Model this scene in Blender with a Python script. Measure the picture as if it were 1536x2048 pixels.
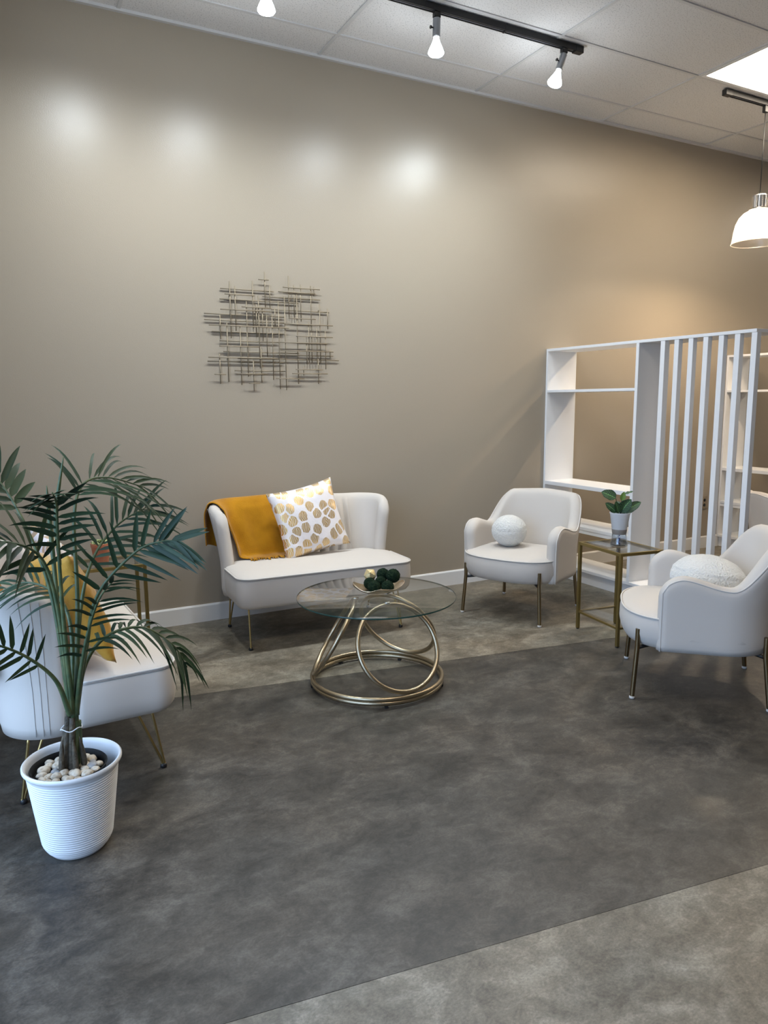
import bpy, bmesh, math, random
from mathutils import Vector, Matrix, noise
R = math.radians
PI = math.pi
for o in list(bpy.data.objects):
    bpy.data.objects.remove(o)
S = bpy.context.scene
C = S.collection
random.seed(7)

# ------------------------------------------------------------------ camera
FPX, YAW, PITCH, ROLL = 1453.7, 0.4892, 0.1515, -0.0072
cam = bpy.data.cameras.new('camera')
camo = bpy.data.objects.new('camera', cam)
C.objects.link(camo)
fw = Vector((math.sin(YAW) * math.cos(PITCH), math.cos(YAW) * math.cos(PITCH), -math.sin(PITCH)))
rt = Vector((math.cos(YAW), -math.sin(YAW), 0))
up = rt.cross(fw)
r2 = rt * math.cos(ROLL) + up * math.sin(ROLL)
u2 = up * math.cos(ROLL) - rt * math.sin(ROLL)
M = Matrix((r2, u2, -fw)).transposed().to_4x4()
M.translation = (0, -4.652, 1.427)
camo.matrix_world = M
cam.sensor_fit = 'HORIZONTAL'
cam.sensor_width = 36
cam.lens = FPX / 1536 * 36
cam.clip_start = 0.05
S.camera = camo

# ------------------------------------------------------------------ world, daylight, exposure
S.view_settings.view_transform = 'Standard'
S.view_settings.look = 'None'
S.view_settings.gamma = 1
S.view_settings.use_curve_mapping = False
S.view_settings.exposure = 0.6
DAY = 4.9            # overcast daylight behind the shop windows
TRACK_W = 56.0       # each cool track bulb
PENDANT_W = 50.0     # warm pendant
TROFFER = 14.0        # emission of the ceiling light panels
w = bpy.data.worlds.new('sky')
S.world = w
w.use_nodes = True
bg = w.node_tree.nodes['Background']
bg.inputs[0].default_value = (0.46, 0.66, 1.0, 1)
bg.inputs[1].default_value = DAY
HC = 3.619           # ceiling height
XL, XR, YB = -0.80, 10.6, -8.6   # left window wall, right wall, rear wall

def portal(loc, rot, sx, sy):
    l = bpy.data.lights.new('window_portal', 'AREA')
    l.shape = 'RECTANGLE'
    l.size, l.size_y = sx, sy
    l.cycles.is_portal = True
    o = bpy.data.objects.new('window_portal', l)
    C.objects.link(o)
    o.location, o.rotation_euler = loc, rot
WIN = [(-1.75, -3.15), (-3.25, -4.65)]
for a, b in WIN:
    portal((XL - 0.03, (a + b) / 2, 1.51), (0, R(-90), 0), 2.82, a - b)

# ------------------------------------------------------------------ helpers
def tag(o, label=None, cat=None, group=None, kind=None):
    if label: o['label'] = label
    if cat: o['category'] = cat
    if group: o['group'] = group
    if kind: o['kind'] = kind
    return o

def thing(name, label, cat, loc=(0, 0, 0), rotz=0.0, group=None):
    o = bpy.data.objects.new(name, None)
    C.objects.link(o)
    o.empty_display_size = 0.1
    o.location = loc
    o.rotation_euler = (0, 0, rotz)
    return tag(o, label, cat, group)

def ob(name, vf, mat, parent=None, smooth=True, sub=0, bevel=0, solid=0, angle=None):
    v, f = vf[0], vf[1]
    me = bpy.data.meshes.new(name)
    me.from_pydata([tuple(p) for p in v], [], [tuple(q) for q in f])
    bm = bmesh.new(); bm.from_mesh(me)
    bmesh.ops.recalc_face_normals(bm, faces=bm.faces)
    bm.to_mesh(me); bm.free()
    o = bpy.data.objects.new(name, me)
    C.objects.link(o)
    if mat: me.materials.append(mat)
    if parent: o.parent = parent
    if smooth:
        for p in me.polygons: p.use_smooth = True
        if angle:
            me.set_sharp_from_angle(angle=R(angle))
    if solid:
        m = o.modifiers.new('solid', 'SOLIDIFY'); m.thickness = solid; m.offset = 0
    if bevel:
        m = o.modifiers.new('bevel', 'BEVEL'); m.width = bevel; m.segments = 2; m.limit_method = 'ANGLE'
    if sub:
        m = o.modifiers.new('sub', 'SUBSURF'); m.levels = sub; m.render_levels = sub
    return o

def join(*parts):
    V, F = [], []
    for v, f in parts:
        n = len(V)
        V += [tuple(p) for p in v]
        F += [tuple(i + n for i in q) for q in f]
    return V, F

def box(x0, x1, y0, y1, z0, z1):
    v = [(x, y, z) for z in (z0, z1) for y in (y0, y1) for x in (x0, x1)]
    return v, [(0, 2, 3, 1), (4, 5, 7, 6), (0, 1, 5, 4), (2, 6, 7, 3), (0, 4, 6, 2), (1, 3, 7, 5)]

def xf(vf, m):
    return [m @ Vector(p) for p in vf[0]], vf[1]

def loft(rings, loop=True, close=False, cap=True):
    n = len(rings[0]); V = []; F = []
    for r in rings: V += [tuple(p) for p in r]
    m = len(rings)
    for i in range(m if close else m - 1):
        a, b = i * n, ((i + 1) % m) * n
        for j in range(n if loop else n - 1):
            k = (j + 1) % n
            F.append((a + j, a + k, b + k, b + j))
    if cap and not close and loop:
        F.append(tuple(range(n))[::-1])
        F.append(tuple(range((m - 1) * n, m * n)))
    return V, F

def lathe(prof, seg=40, cap=True):
    return loft([[(r * math.cos(2 * PI * k / seg), r * math.sin(2 * PI * k / seg), z) for k in range(seg)] for r, z in prof], cap=cap)

def tube(path, rad, seg=10, close=False, cap=True):
    P = [Vector(p) for p in path]
    n = len(P); rings = []
    rr = rad if isinstance(rad, (list, tuple)) else [rad] * n
    prev = None
    for i in range(n):
        a = P[(i - 1) % n] if (close or i > 0) else P[i]
        b = P[(i + 1) % n] if (close or i < n - 1) else P[i]
        t = (b - a).normalized()
        if prev is None:
            h = Vector((0, 0, 1)) if abs(t.z) < 0.9 else Vector((1, 0, 0))
            u = t.cross(h).normalized()
        else:
            u = (prev - t * prev.dot(t)).normalized()
        prev = u
        v = t.cross(u)
        rings.append([P[i] + (u * math.cos(2 * PI * k / seg) + v * math.sin(2 * PI * k / seg)) * rr[i] for k in range(seg)])
    return loft(rings, close=close, cap=cap)

def spline(pts, n):
    P = [Vector(p) for p in pts]
    Q = [P[0] * 2 - P[1]] + P + [P[-1] * 2 - P[-2]]
    out = []
    m = len(P) - 1
    for i in range(n + 1):
        t = i / n * m
        k = min(int(t), m - 1); u = t - k
        a, b, c, d = Q[k], Q[k + 1], Q[k + 2], Q[k + 3]
        out.append(0.5 * (2 * b + (c - a) * u + (2 * a - 5 * b + 4 * c - d) * u * u + (3 * b - a - 3 * c + d) * u ** 3))
    return out

def sstep(a, b, x):
    t = max(0, min(1, (x - a) / (b - a)))
    return t * t * (3 - 2 * t)

# ------------------------------------------------------------------ materials
def mat(name, col, rough=0.5, metal=0.0, spec=0.5, bump=None, var=None, sheen=0, emit=None, trans=0, ior=1.45):
    """bump=(scale, strength, distance); var=(scale, other colour, low, high) mixes a noise pattern"""
    m = bpy.data.materials.new(name)
    m.use_nodes = True
    N, L = m.node_tree.nodes, m.node_tree.links
    b = N['Principled BSDF']
    b.inputs['Base Color'].default_value = (*col, 1)
    b.inputs['Roughness'].default_value = rough
    b.inputs['Metallic'].default_value = metal
    b.inputs['Specular IOR Level'].default_value = spec
    b.inputs['IOR'].default_value = ior
    if sheen:
        b.inputs['Sheen Weight'].default_value = sheen
        b.inputs['Sheen Roughness'].default_value = 0.4
    if trans: b.inputs['Transmission Weight'].default_value = trans
    if emit:
        b.inputs['Emission Color'].default_value = (*emit[0], 1)
        b.inputs['Emission Strength'].default_value = emit[1]
    tc = N.new('ShaderNodeTexCoord')
    if bump:
        t = N.new('ShaderNodeTexNoise'); t.inputs['Scale'].default_value = bump[0]; t.inputs['Detail'].default_value = 3
        L.new(tc.outputs['Object'], t.inputs['Vector'])
        q = N.new('ShaderNodeBump'); q.inputs['Strength'].default_value = bump[1]; q.inputs['Distance'].default_value = bump[2]
        L.new(t.outputs['Fac'], q.inputs['Height']); L.new(q.outputs['Normal'], b.inputs['Normal'])
    if var:
        t = N.new('ShaderNodeTexNoise'); t.inputs['Scale'].default_value = var[0]; t.inputs['Detail'].default_value = 5
        L.new(tc.outputs['Object'], t.inputs['Vector'])
        cr = N.new('ShaderNodeValToRGB')
        cr.color_ramp.elements[0].position = var[2]; cr.color_ramp.elements[0].color = (*col, 1)
        cr.color_ramp.elements[1].position = var[3]; cr.color_ramp.elements[1].color = (*var[1], 1)
        L.new(t.outputs['Fac'], cr.inputs['Fac']); L.new(cr.outputs['Color'], b.inputs['Base Color'])
    return m

def glass_mat(name, tint, frough=0.0, ior=1.5, strength=1.0):
    m = bpy.data.materials.new(name); m.use_nodes = True
    N, L = m.node_tree.nodes, m.node_tree.links
    N.remove(N['Principled BSDF'])
    tr = N.new('ShaderNodeBsdfTransparent'); tr.inputs[0].default_value = (*tint, 1)
    gl = N.new('ShaderNodeBsdfGlossy'); gl.inputs['Roughness'].default_value = frough
    lw = N.new('ShaderNodeLayerWeight'); lw.inputs[0].default_value = .5
    p5 = N.new('ShaderNodeMath'); p5.operation = 'POWER'; p5.inputs[1].default_value = 5
    L.new(lw.outputs['Facing'], p5.inputs[0])
    fr = N.new('ShaderNodeMath'); fr.operation = 'MULTIPLY_ADD'; fr.inputs[1].default_value = .96; fr.inputs[2].default_value = .04
    L.new(p5.outputs[0], fr.inputs[0])
    mu = N.new('ShaderNodeMath'); mu.operation = 'MULTIPLY'; mu.inputs[1].default_value = strength; mu.use_clamp = True
    mx = N.new('ShaderNodeMixShader')
    L.new(fr.outputs[0], mu.inputs[0]); L.new(mu.outputs[0], mx.inputs[0])
    L.new(tr.outputs[0], mx.inputs[1]); L.new(gl.outputs[0], mx.inputs[2])
    L.new(mx.outputs[0], N['Material Output'].inputs[0])
    return m

def floor_mat(name, c1, c2, c3, rough):
    m = bpy.data.materials.new(name); m.use_nodes = True
    N, L = m.node_tree.nodes, m.node_tree.links
    b = N['Principled BSDF']
    tc = N.new('ShaderNodeTexCoord')
    mp = N.new('ShaderNodeMapping'); mp.inputs['Rotation'].default_value = (0, 0, R(-8)); mp.inputs['Scale'].default_value = (1, 1.35, 1)
    L.new(tc.outputs['Object'], mp.inputs[0])
    def nz(sc, det, rg, dist=0):
        t = N.new('ShaderNodeTexNoise'); t.inputs['Scale'].default_value = sc; t.inputs['Detail'].default_value = det
        t.inputs['Roughness'].default_value = rg; t.inputs['Distortion'].default_value = dist
        L.new(mp.outputs[0], t.inputs['Vector']); return t
    a = nz(4.5, 9, 0.68, 0.5); d = nz(1.7, 4, 0.6); e = nz(120, 2, 0.6); g = nz(21, 6, 0.75, 0.8)
    cr = N.new('ShaderNodeValToRGB')
    el = cr.color_ramp.elements
    el[0].position = 0.39; el[0].color = (*c1, 1)
    el[1].position = 0.63; el[1].color = (*c3, 1)
    k = el.new(0.51); k.color = (*c2, 1)
    ad = N.new('ShaderNodeMath'); ad.operation = 'MULTIPLY_ADD'; ad.inputs[1].default_value = 0.35
    L.new(g.outputs['Fac'], ad.inputs[0])
    s = N.new('ShaderNodeMath'); s.operation = 'MULTIPLY'; s.inputs[1].default_value = 0.65
    L.new(a.outputs['Fac'], s.inputs[0]); L.new(s.outputs[0], ad.inputs[2])
    L.new(ad.outputs[0], cr.inputs[0])
    mx = N.new('ShaderNodeMix'); mx.data_type = 'RGBA'; mx.blend_type = 'OVERLAY'; mx.inputs[0].default_value = 0.45
    cr2 = N.new('ShaderNodeValToRGB')
    cr2.color_ramp.elements[0].position = 0.3; cr2.color_ramp.elements[0].color = (.40, .44, .47, 1)
    cr2.color_ramp.elements[1].position = 0.7; cr2.color_ramp.elements[1].color = (.60, .54, .46, 1)
    L.new(d.outputs['Fac'], cr2.inputs[0])
    L.new(cr.outputs[0], mx.inputs[6]); L.new(cr2.outputs[0], mx.inputs[7])
    m2 = N.new('ShaderNodeMix'); m2.data_type = 'RGBA'; m2.blend_type = 'OVERLAY'; m2.inputs[0].default_value = 0.5
    L.new(mx.outputs[2], m2.inputs[6]); L.new(e.outputs['Fac'], m2.inputs[7])
    L.new(m2.outputs[2], b.inputs['Base Color'])
    rr = N.new('ShaderNodeMapRange'); rr.inputs[3].default_value = rough - .06; rr.inputs[4].default_value = rough + .12
    L.new(a.outputs['Fac'], rr.inputs[0]); L.new(rr.outputs[0], b.inputs['Roughness'])
    q = N.new('ShaderNodeBump'); q.inputs['Strength'].default_value = 0.08; q.inputs['Distance'].default_value = 0.002
    L.new(e.outputs['Fac'], q.inputs['Height']); L.new(q.outputs[0], b.inputs['Normal'])
    return m

def tile_mat():
    m = mat('ceiling_tile', (0.74, 0.725, 0.71), 0.9, spec=0.2)
    N, L = m.node_tree.nodes, m.node_tree.links
    b = N['Principled BSDF']
    tc = N.new('ShaderNodeTexCoord')
    t = N.new('ShaderNodeTexNoise'); t.inputs['Scale'].default_value = 130; t.inputs['Detail'].default_value = 2
    L.new(tc.outputs['Object'], t.inputs['Vector'])
    cr = N.new('ShaderNodeValToRGB')
    cr.color_ramp.elements[0].position = 0.33; cr.color_ramp.elements[0].color = (.45, .44, .43, 1)
    cr.color_ramp.elements[1].position = 0.42; cr.color_ramp.elements[1].color = (.74, .725, .71, 1)
    L.new(t.outputs['Fac'], cr.inputs[0]); L.new(cr.outputs[0], b.inputs['Base Color'])
    return m

def leafpillow_mat():
    m = bpy.data.materials.new('leaf_print'); m.use_nodes = True
    N, L = m.node_tree.nodes, m.node_tree.links
    b = N['Principled BSDF']
    tc = N.new('ShaderNodeTexCoord')
    mp = N.new('ShaderNodeMapping'); mp.inputs['Scale'].default_value = (14.5, 12.5, 0.01); mp.inputs['Rotation'].default_value = (0, 0, R(8))
    L.new(tc.outputs['Object'], mp.inputs[0])
    nz = N.new('ShaderNodeTexNoise'); nz.inputs['Scale'].default_value = 1.1
    L.new(mp.outputs[0], nz.inputs['Vector'])
    ml = N.new('ShaderNodeVectorMath'); ml.operation = 'MULTIPLY_ADD'; ml.inputs[1].default_value = (.35, .35, 0)
    L.new(nz.outputs['Color'], ml.inputs[0]); L.new(mp.outputs[0], ml.inputs[2])
    vo = N.new('ShaderNodeTexVoronoi'); vo.voronoi_dimensions = '2D'; vo.feature = 'F1'; vo.inputs['Scale'].default_value = 1.0
    vo.inputs['Randomness'].default_value = 0.75
    L.new(ml.outputs[0], vo.inputs['Vector'])
    ed = N.new('ShaderNodeTexVoronoi'); ed.voronoi_dimensions = '2D'; ed.feature = 'DISTANCE_TO_EDGE'; ed.inputs['Scale'].default_value = 1.0
    ed.inputs['Randomness'].default_value = 0.75
    L.new(ml.outputs[0], ed.inputs['Vector'])
    g1 = N.new('ShaderNodeMath'); g1.operation = 'LESS_THAN'; g1.inputs[1].default_value = 0.43
    L.new(vo.outputs['Distance'], g1.inputs[0])
    g2 = N.new('ShaderNodeMath'); g2.operation = 'GREATER_THAN'; g2.inputs[1].default_value = 0.07
    L.new(ed.outputs['Distance'], g2.inputs[0])
    gg = N.new('ShaderNodeMath'); gg.operation = 'MULTIPLY'
    L.new(g1.outputs[0], gg.inputs[0]); L.new(g2.outputs[0], gg.inputs[1])
    # fine veins of bare cloth
    wv = N.new('ShaderNodeTexWave'); wv.inputs['Scale'].default_value = 2.3; wv.inputs['Distortion'].default_value = 7; wv.inputs['Detail'].default_value = 1
    L.new(ml.outputs[0], wv.inputs['Vector'])
    v2 = N.new('ShaderNodeMath'); v2.operation = 'GREATER_THAN'; v2.inputs[1].default_value = 0.1
    L.new(wv.outputs['Fac'], v2.inputs[0])
    g3 = N.new('ShaderNodeMath'); g3.operation = 'MULTIPLY'
    L.new(gg.outputs[0], g3.inputs[0]); L.new(v2.outputs[0], g3.inputs[1])
    mx = N.new('ShaderNodeMix'); mx.data_type = 'RGBA'
    mx.inputs[6].default_value = (.80, .75, .74, 1); mx.inputs[7].default_value = (.72, .50, .20, 1)
    L.new(g3.outputs[0], mx.inputs[0]); L.new(mx.outputs[2], b.inputs['Base Color'])
    sc = N.new('ShaderNodeMath'); sc.operation = 'MULTIPLY'; sc.inputs[1].default_value = 0.85
    L.new(g3.outputs[0], sc.inputs[0]); L.new(sc.outputs[0], b.inputs['Metallic'])
    b.inputs['Roughness'].default_value = 0.42
    t = N.new('ShaderNodeTexNoise'); t.inputs['Scale'].default_value = 28
    L.new(tc.outputs['Object'], t.inputs['Vector'])
    q = N.new('ShaderNodeBump'); q.inputs['Strength'].default_value = 0.35; q.inputs['Distance'].default_value = 0.008
    L.new(t.outputs['Fac'], q.inputs['Height']); L.new(q.outputs[0], b.inputs['Normal'])
    return m

def prayer_mat():
    """dark green leaf with pale midrib and side veins, drawn in the leaf's own coordinates"""
    m = bpy.data.materials.new('prayer_leaf'); m.use_nodes = True
    N, L = m.node_tree.nodes, m.node_tree.links
    b = N['Principled BSDF']; b.inputs['Roughness'].default_value = 0.5; b.inputs['Specular IOR Level'].default_value = 0.3
    uv = N.new('ShaderNodeUVMap')
    sp = N.new('ShaderNodeSeparateXYZ'); L.new(uv.outputs[0], sp.inputs[0])
    ab = N.new('ShaderNodeMath'); ab.operation = 'ABSOLUTE'
    sb = N.new('ShaderNodeMath'); sb.operation = 'SUBTRACT'; sb.inputs[1].default_value = 0.5
    L.new(sp.outputs[0], sb.inputs[0]); L.new(sb.outputs[0], ab.inputs[0])
    rib = N.new('ShaderNodeMath'); rib.operation = 'LESS_THAN'; rib.inputs[1].default_value = 0.035
    L.new(ab.outputs[0], rib.inputs[0])
    ph = N.new('ShaderNodeMath'); ph.operation = 'MULTIPLY_ADD'; ph.inputs[1].default_value = -0.9
    L.new(ab.outputs[0], ph.inputs[0]); L.new(sp.outputs[1], ph.inputs[2])
    fr = N.new('ShaderNodeMath'); fr.operation = 'MULTIPLY'; fr.inputs[1].default_value = 44
    L.new(ph.outputs[0], fr.inputs[0])
    sn = N.new('ShaderNodeMath'); sn.operation = 'SINE'; L.new(fr.outputs[0], sn.inputs[0])
    gt = N.new('ShaderNodeMath'); gt.operation = 'GREATER_THAN'; gt.inputs[1].default_value = 0.88
    L.new(sn.outputs[0], gt.inputs[0])
    lim = N.new('ShaderNodeMath'); lim.operation = 'LESS_THAN'; lim.inputs[1].default_value = 0.40
    L.new(ab.outputs[0], lim.inputs[0])
    an = N.new('ShaderNodeMath'); an.operation = 'MULTIPLY'; L.new(gt.outputs[0], an.inputs[0]); L.new(lim.outputs[0], an.inputs[1])
    mxm = N.new('ShaderNodeMath'); mxm.operation = 'MAXIMUM'; L.new(an.outputs[0], mxm.inputs[0]); L.new(rib.outputs[0], mxm.inputs[1])
    mx = N.new('ShaderNodeMix'); mx.data_type = 'RGBA'
    mx.inputs[6].default_value = (.014, .036, .015, 1); mx.inputs[7].default_value = (.13, .27, .09, 1)
    L.new(mxm.outputs[0], mx.inputs[0]); L.new(mx.outputs[2], b.inputs['Base Color'])
    return m

def leaf_mat():
    m = mat('palm_leaf', (.022, .055, .03), 0.5, spec=0.35)
    N, L = m.node_tree.nodes, m.node_tree.links
    b = N['Principled BSDF']
    oi = N.new('ShaderNodeObjectInfo')
    cr = N.new('ShaderNodeValToRGB')
    cr.color_ramp.elements[0].color = (.010, .028, .014, 1)
    cr.color_ramp.elements[1].color = (.032, .060, .024, 1)
    L.new(oi.outputs['Random'], cr.inputs[0]); L.new(cr.outputs[0], b.inputs['Base Color'])
    return m

WALL = mat('taupe_wall_paint', (.358, .306, .238), 0.32, spec=0.5, bump=(210, .30, .002))
WHITE = mat('white_paint', (.80, .80, .80), 0.38, spec=0.45)
TRIM = mat('white_trim', (.78, .77, .75), 0.4)
TILE = tile_mat()
GRID = mat('grid_metal', (.62, .61, .60), 0.5)
DARKF = floor_mat('dark_vinyl', (.024, .021, .017), (.058, .0505, .041), (.112, .099, .081), .42)
LIGHTF = floor_mat('light_vinyl', (.086, .073, .054), (.166, .146, .112), (.285, .255, .203), .45)
FAB = mat('cream_velvet', (.57, .525, .475), 0.75, spec=0.2, bump=(420, .12, .001), sheen=.06)
PIPE = mat('cream_piping', (.60, .565, .52), 0.7, spec=0.25)
STITCH = mat('seam_thread', (.34, .32, .30), 0.8)
BOUCLE = mat('white_boucle', (.72, .71, .67), 0.95, spec=.1, bump=(95, 1.0, .012), sheen=.4)
BRASS = mat('brushed_brass', (.50, .37, .16), 0.30, metal=1)
BRONZE = mat('antique_brass', (.28, .21, .12), 0.28, metal=1)
CHAMP = mat('champagne_metal', (.46, .38, .26), 0.34, metal=1)
GOLD = mat('gold_paint', (.26, .19, .065), 0.38, metal=.75)
BLACK = mat('black_plastic', (.012, .012, .013), 0.4)
GREYM = mat('grey_track_metal', (.30, .31, .33), 0.35, metal=.7)
CHROME = mat('polished_metal', (.72, .70, .68), 0.2, metal=1)
MUST = mat('mustard_wool', (.47, .215, .012), 0.95, spec=.1, bump=(160, .6, .004), var=(9, (.36, .155, .008), .35, .7), sheen=.3)
MUSTV = mat('mustard_velvet', (.52, .27, .035), 0.55, spec=.3, bump=(30, .5, .01), sheen=.5)
LEAFP = leafpillow_mat()
GLASS = glass_mat('clear_glass', (.965, .98, .97), 0.0, 1.5, .85)
GLASSE = mat('glass_edge', (.02, .06, .05), 0.1)
PANE = glass_mat('window_glass', (.97, .98, .98), 0.0, 1.45)
POTW = mat('white_pot', (.66, .67, .68), 0.42, bump=(300, .04, .001))
LINER = mat('black_liner', (.008, .008, .008), 0.6, spec=.2)
SOIL = mat('dark_soil', (.02, .014, .01), 0.95, bump=(90, 1, .01))
PALM = leaf_mat()
STEM = mat('palm_stem', (.050, .080, .034), 0.42, var=(25, (.11, .13, .05), .45, .7))
TRUNK = mat('palm_base', (.050, .040, .026), 0.7, bump=(60, .8, .01), var=(30, (.13, .10, .06), .45, .75))
PEB = mat('river_pebble', (.50, .44, .35), 0.4, var=(1.6, (.34, .27, .19), .42, .66))
PEBG = mat('grey_pebble', (.26, .26, .26), 0.4, var=(1.6, (.40, .37, .32), .45, .7))
MOSS = mat('dark_moss', (.007, .017, .009), 0.95, spec=.1, bump=(140, 1, .012), var=(60, (.022, .038, .018), .45, .7))
GOLDB = mat('gilt_geometric', (.62, .50, .26), 0.42, metal=.55, bump=(120, .6, .004))
TERRA = mat('terracotta', (.42, .13, .065), 0.7, var=(14, (.50, .21, .12), .4, .7))
SUCC = mat('variegated_succulent', (.16, .22, .07), 0.5, var=(70, (.50, .50, .24), .45, .6))
PRAY = prayer_mat()
PRAYS = mat('plant_stalk', (.035, .045, .02), 0.5)
NEWL = mat('young_leaf', (.16, .26, .05), 0.45)
TAUPEB = mat('grey_band', (.20, .18, .16), 0.5)
WATERG = glass_mat('cup_glass', (.90, .93, .96), 0.02, 1.45, 1.6)
WICK = mat('blue_wick', (.05, .09, .30), 0.7)
ALU = mat('window_frame_metal', (.20, .20, .20), 0.4, metal=.6)
PAVE = mat('pavement', (.35, .35, .34), 0.9, bump=(40, .3, .01))
OUTL = mat('outlet_plate', (.30, .24, .17), 0.4)
BULB = mat('lit_bulb', (1, 1, 1), 0.3, emit=((.86, .95, 1.0), 14))
BULBW = mat('lit_warm_bulb', (1, 1, 1), 0.3, emit=((1.0, .88, .72), 20))
BULBN = mat('bulb_neck', (.85, .88, .92), 0.3, emit=((.86, .95, 1.0), 2.2))
LITP = mat('lit_diffuser', (.9, .9, .88), 0.5, emit=((1.0, .86, .68), TROFFER))

def shade_mat():
    m = bpy.data.materials.new('prismatic_shade'); m.use_nodes = True
    N, L = m.node_tree.nodes, m.node_tree.links
    N.remove(N['Principled BSDF'])
    tr = N.new('ShaderNodeBsdfTransparent'); tr.inputs[0].default_value = (.95, .93, .90, 1)
    tl = N.new('ShaderNodeBsdfTranslucent'); tl.inputs[0].default_value = (.95, .90, .84, 1)
    df = N.new('ShaderNodeBsdfGlossy'); df.inputs['Roughness'].default_value = .15
    a = N.new('ShaderNodeMixShader'); a.inputs[0].default_value = 0.7
    b = N.new('ShaderNodeMixShader'); b.inputs[0].default_value = 0.10
    L.new(tr.outputs[0], a.inputs[1]); L.new(tl.outputs[0], a.inputs[2])
    L.new(a.outputs[0], b.inputs[1]); L.new(df.outputs[0], b.inputs[2])
    L.new(b.outputs[0], N['Material Output'].inputs[0])
    return m
SHADE = shade_mat()

# ------------------------------------------------------------------ the room
fl = ob('floor', box(XL, XR, YB, 0, -.10, -.004), DARKF, smooth=False); tag(fl, kind='structure')
def b1(x): return -1.083 - .150 * x
def b2(x): return -3.108 - .140 * x
def strip(x0, x1, fa, fb, m):
    v = [(x0, fa(x0), 0), (x1, fa(x1), 0), (x1, fb(x1), 0), (x0, fb(x0), 0)]
    v += [(a, b, -.004) for a, b, c in v]
    o = ob('vinyl_strip', (v, [(0, 1, 2, 3), (7, 6, 5, 4), (0, 4, 5, 1), (1, 5, 6, 2), (2, 6, 7, 3), (3, 7, 4, 0)]), m, fl, smooth=False)
    return o
strip(XL, XR, lambda x: 0, lambda x: b1(x), LIGHTF)
strip(XL, XR, lambda x: b1(x) - .0015, lambda x: b2(x) + .0015, DARKF)
strip(XL, XR, lambda x: b2(x), lambda x: YB, LIGHTF)

for nm, bx in (('wall_back', box(XL - .1, XR + .1, 0, .12, 0, HC + .2)),
               ('wall_right', box(XR, XR + .12, YB, 0, 0, HC + .2)),
               ('wall_front', box(XL - .1, XR + .1, YB - .12, YB, 0, HC + .2))):
    tag(ob(nm, bx, WALL, smooth=False), kind='structure')
# window wall on the left: piers, sill and header around the openings
wl = [box(XL - .12, XL, WIN[0][0], 0, 0, HC + .2), box(XL - .12, XL, YB, WIN[-1][1], 0, HC + .2)]
for (a0, b0), (a1, b1_) in zip(WIN[:-1], WIN[1:]):
    wl.append(box(XL - .12, XL, a1, b0, 0, HC + .2))
for a, b in WIN:
    wl.append(box(XL - .12, XL, b, a, 0, .10)); wl.append(box(XL - .12, XL, b, a, 2.92, HC + .2))
tag(ob('wall_left', join(*wl), WALL, smooth=False), kind='structure')
for i, (a, b) in enumerate(WIN):
    t = .05
    fr = ob('window_%d' % (i + 1), join(box(XL - .10, XL - .02, b, b + t, .10, 2.92), box(XL - .10, XL - .02, a - t, a, .10, 2.92),
            box(XL - .10, XL - .02, b + t, a - t, .10, .10 + t), box(XL - .10, XL - .02, b + t, a - t, 2.92 - t, 2.92),
            box(XL - .10, XL - .02, b + t, a - t, 2.2, 2.2 + t)), ALU, smooth=False)
    tag(fr, kind='structure')
    ob('pane', box(XL - .063, XL - .057, b + t, a - t, .10 + t, 2.2), PANE, fr, smooth=False)
    ob('pane', box(XL - .063, XL - .057, b + t, a - t, 2.2 + t, 2.92 - t), PANE, fr, smooth=False)
tag(ob('pavement', box(XL - 14, XL - .12, -20, 12, -.2, -.05), PAVE, smooth=False), kind='structure')

bb = [(0, 0), (-.014, 0), (-.014, .105), (-.008, .115), (0, .115)]
tag(ob('baseboard_back', loft([[(x, y, z) for y, z in bb] for x in (XL, XR)]), TRIM, smooth=False), kind='structure')

# ceiling: slab, tiles, T-bars and wall angle
ce = ob('ceiling', box(XL, XR, YB, 0, HC + .02, HC + .2), TILE, smooth=False); tag(ce, kind='structure')
X0, SX, Y0, SY = 2.0173 - 3 * 1.2192, 1.2192, -.3135, .6090
xs = [X0 + i * SX for i in range(0, 11)]
ys = [0] + [Y0 - j * SY for j in range(0, 14)]
TROFF = {(2 + 3, 2), (8, 2), (8, 6), (2, 6)}
tile_me = {}
for i in range(len(xs) - 1):
    for j in range(len(ys) - 1):
        if (i, j) in TROFF: continue
        xa, xb, yb_, ya = xs[i], xs[i + 1], ys[j + 1], ys[j]
        if xa > XR: continue
        xa = max(xa, XL); xb = min(xb, XR); yb_ = max(yb_, YB)
        if j > 5: continue                     # beyond the frame the slab's own surface takes over
        key = (round(xb - xa, 3), round(ya - yb_, 3))
        if key not in tile_me:
            o = ob('ceiling_tile', box(0.006, key[0] - .006, .006, key[1] - .006, 0, .016), TILE, ce, smooth=False)
            tile_me[key] = o.data
        else:
            o = bpy.data.objects.new('ceiling_tile', tile_me[key]); C.objects.link(o); o.parent = ce
        o.location = (xa, yb_, HC + .002 + (.003 if (i * 7 + j * 3) % 5 == 0 else 0))
for x in xs[1:]:
    if x < XR: ob('grid_bar', box(x - .010, x + .010, YB, 0, HC - .004, HC + .003), GRID, ce, smooth=False)
for y in ys[1:]:
    if y > YB: ob('grid_bar', box(XL, XR, y - .010, y + .010, HC - .0045, HC + .003), GRID, ce, smooth=False)
tag(ob('trim_1', box(XL, XR, -.024, 0, HC - .014, HC + .002), GRID, smooth=False), kind='structure')
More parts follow.
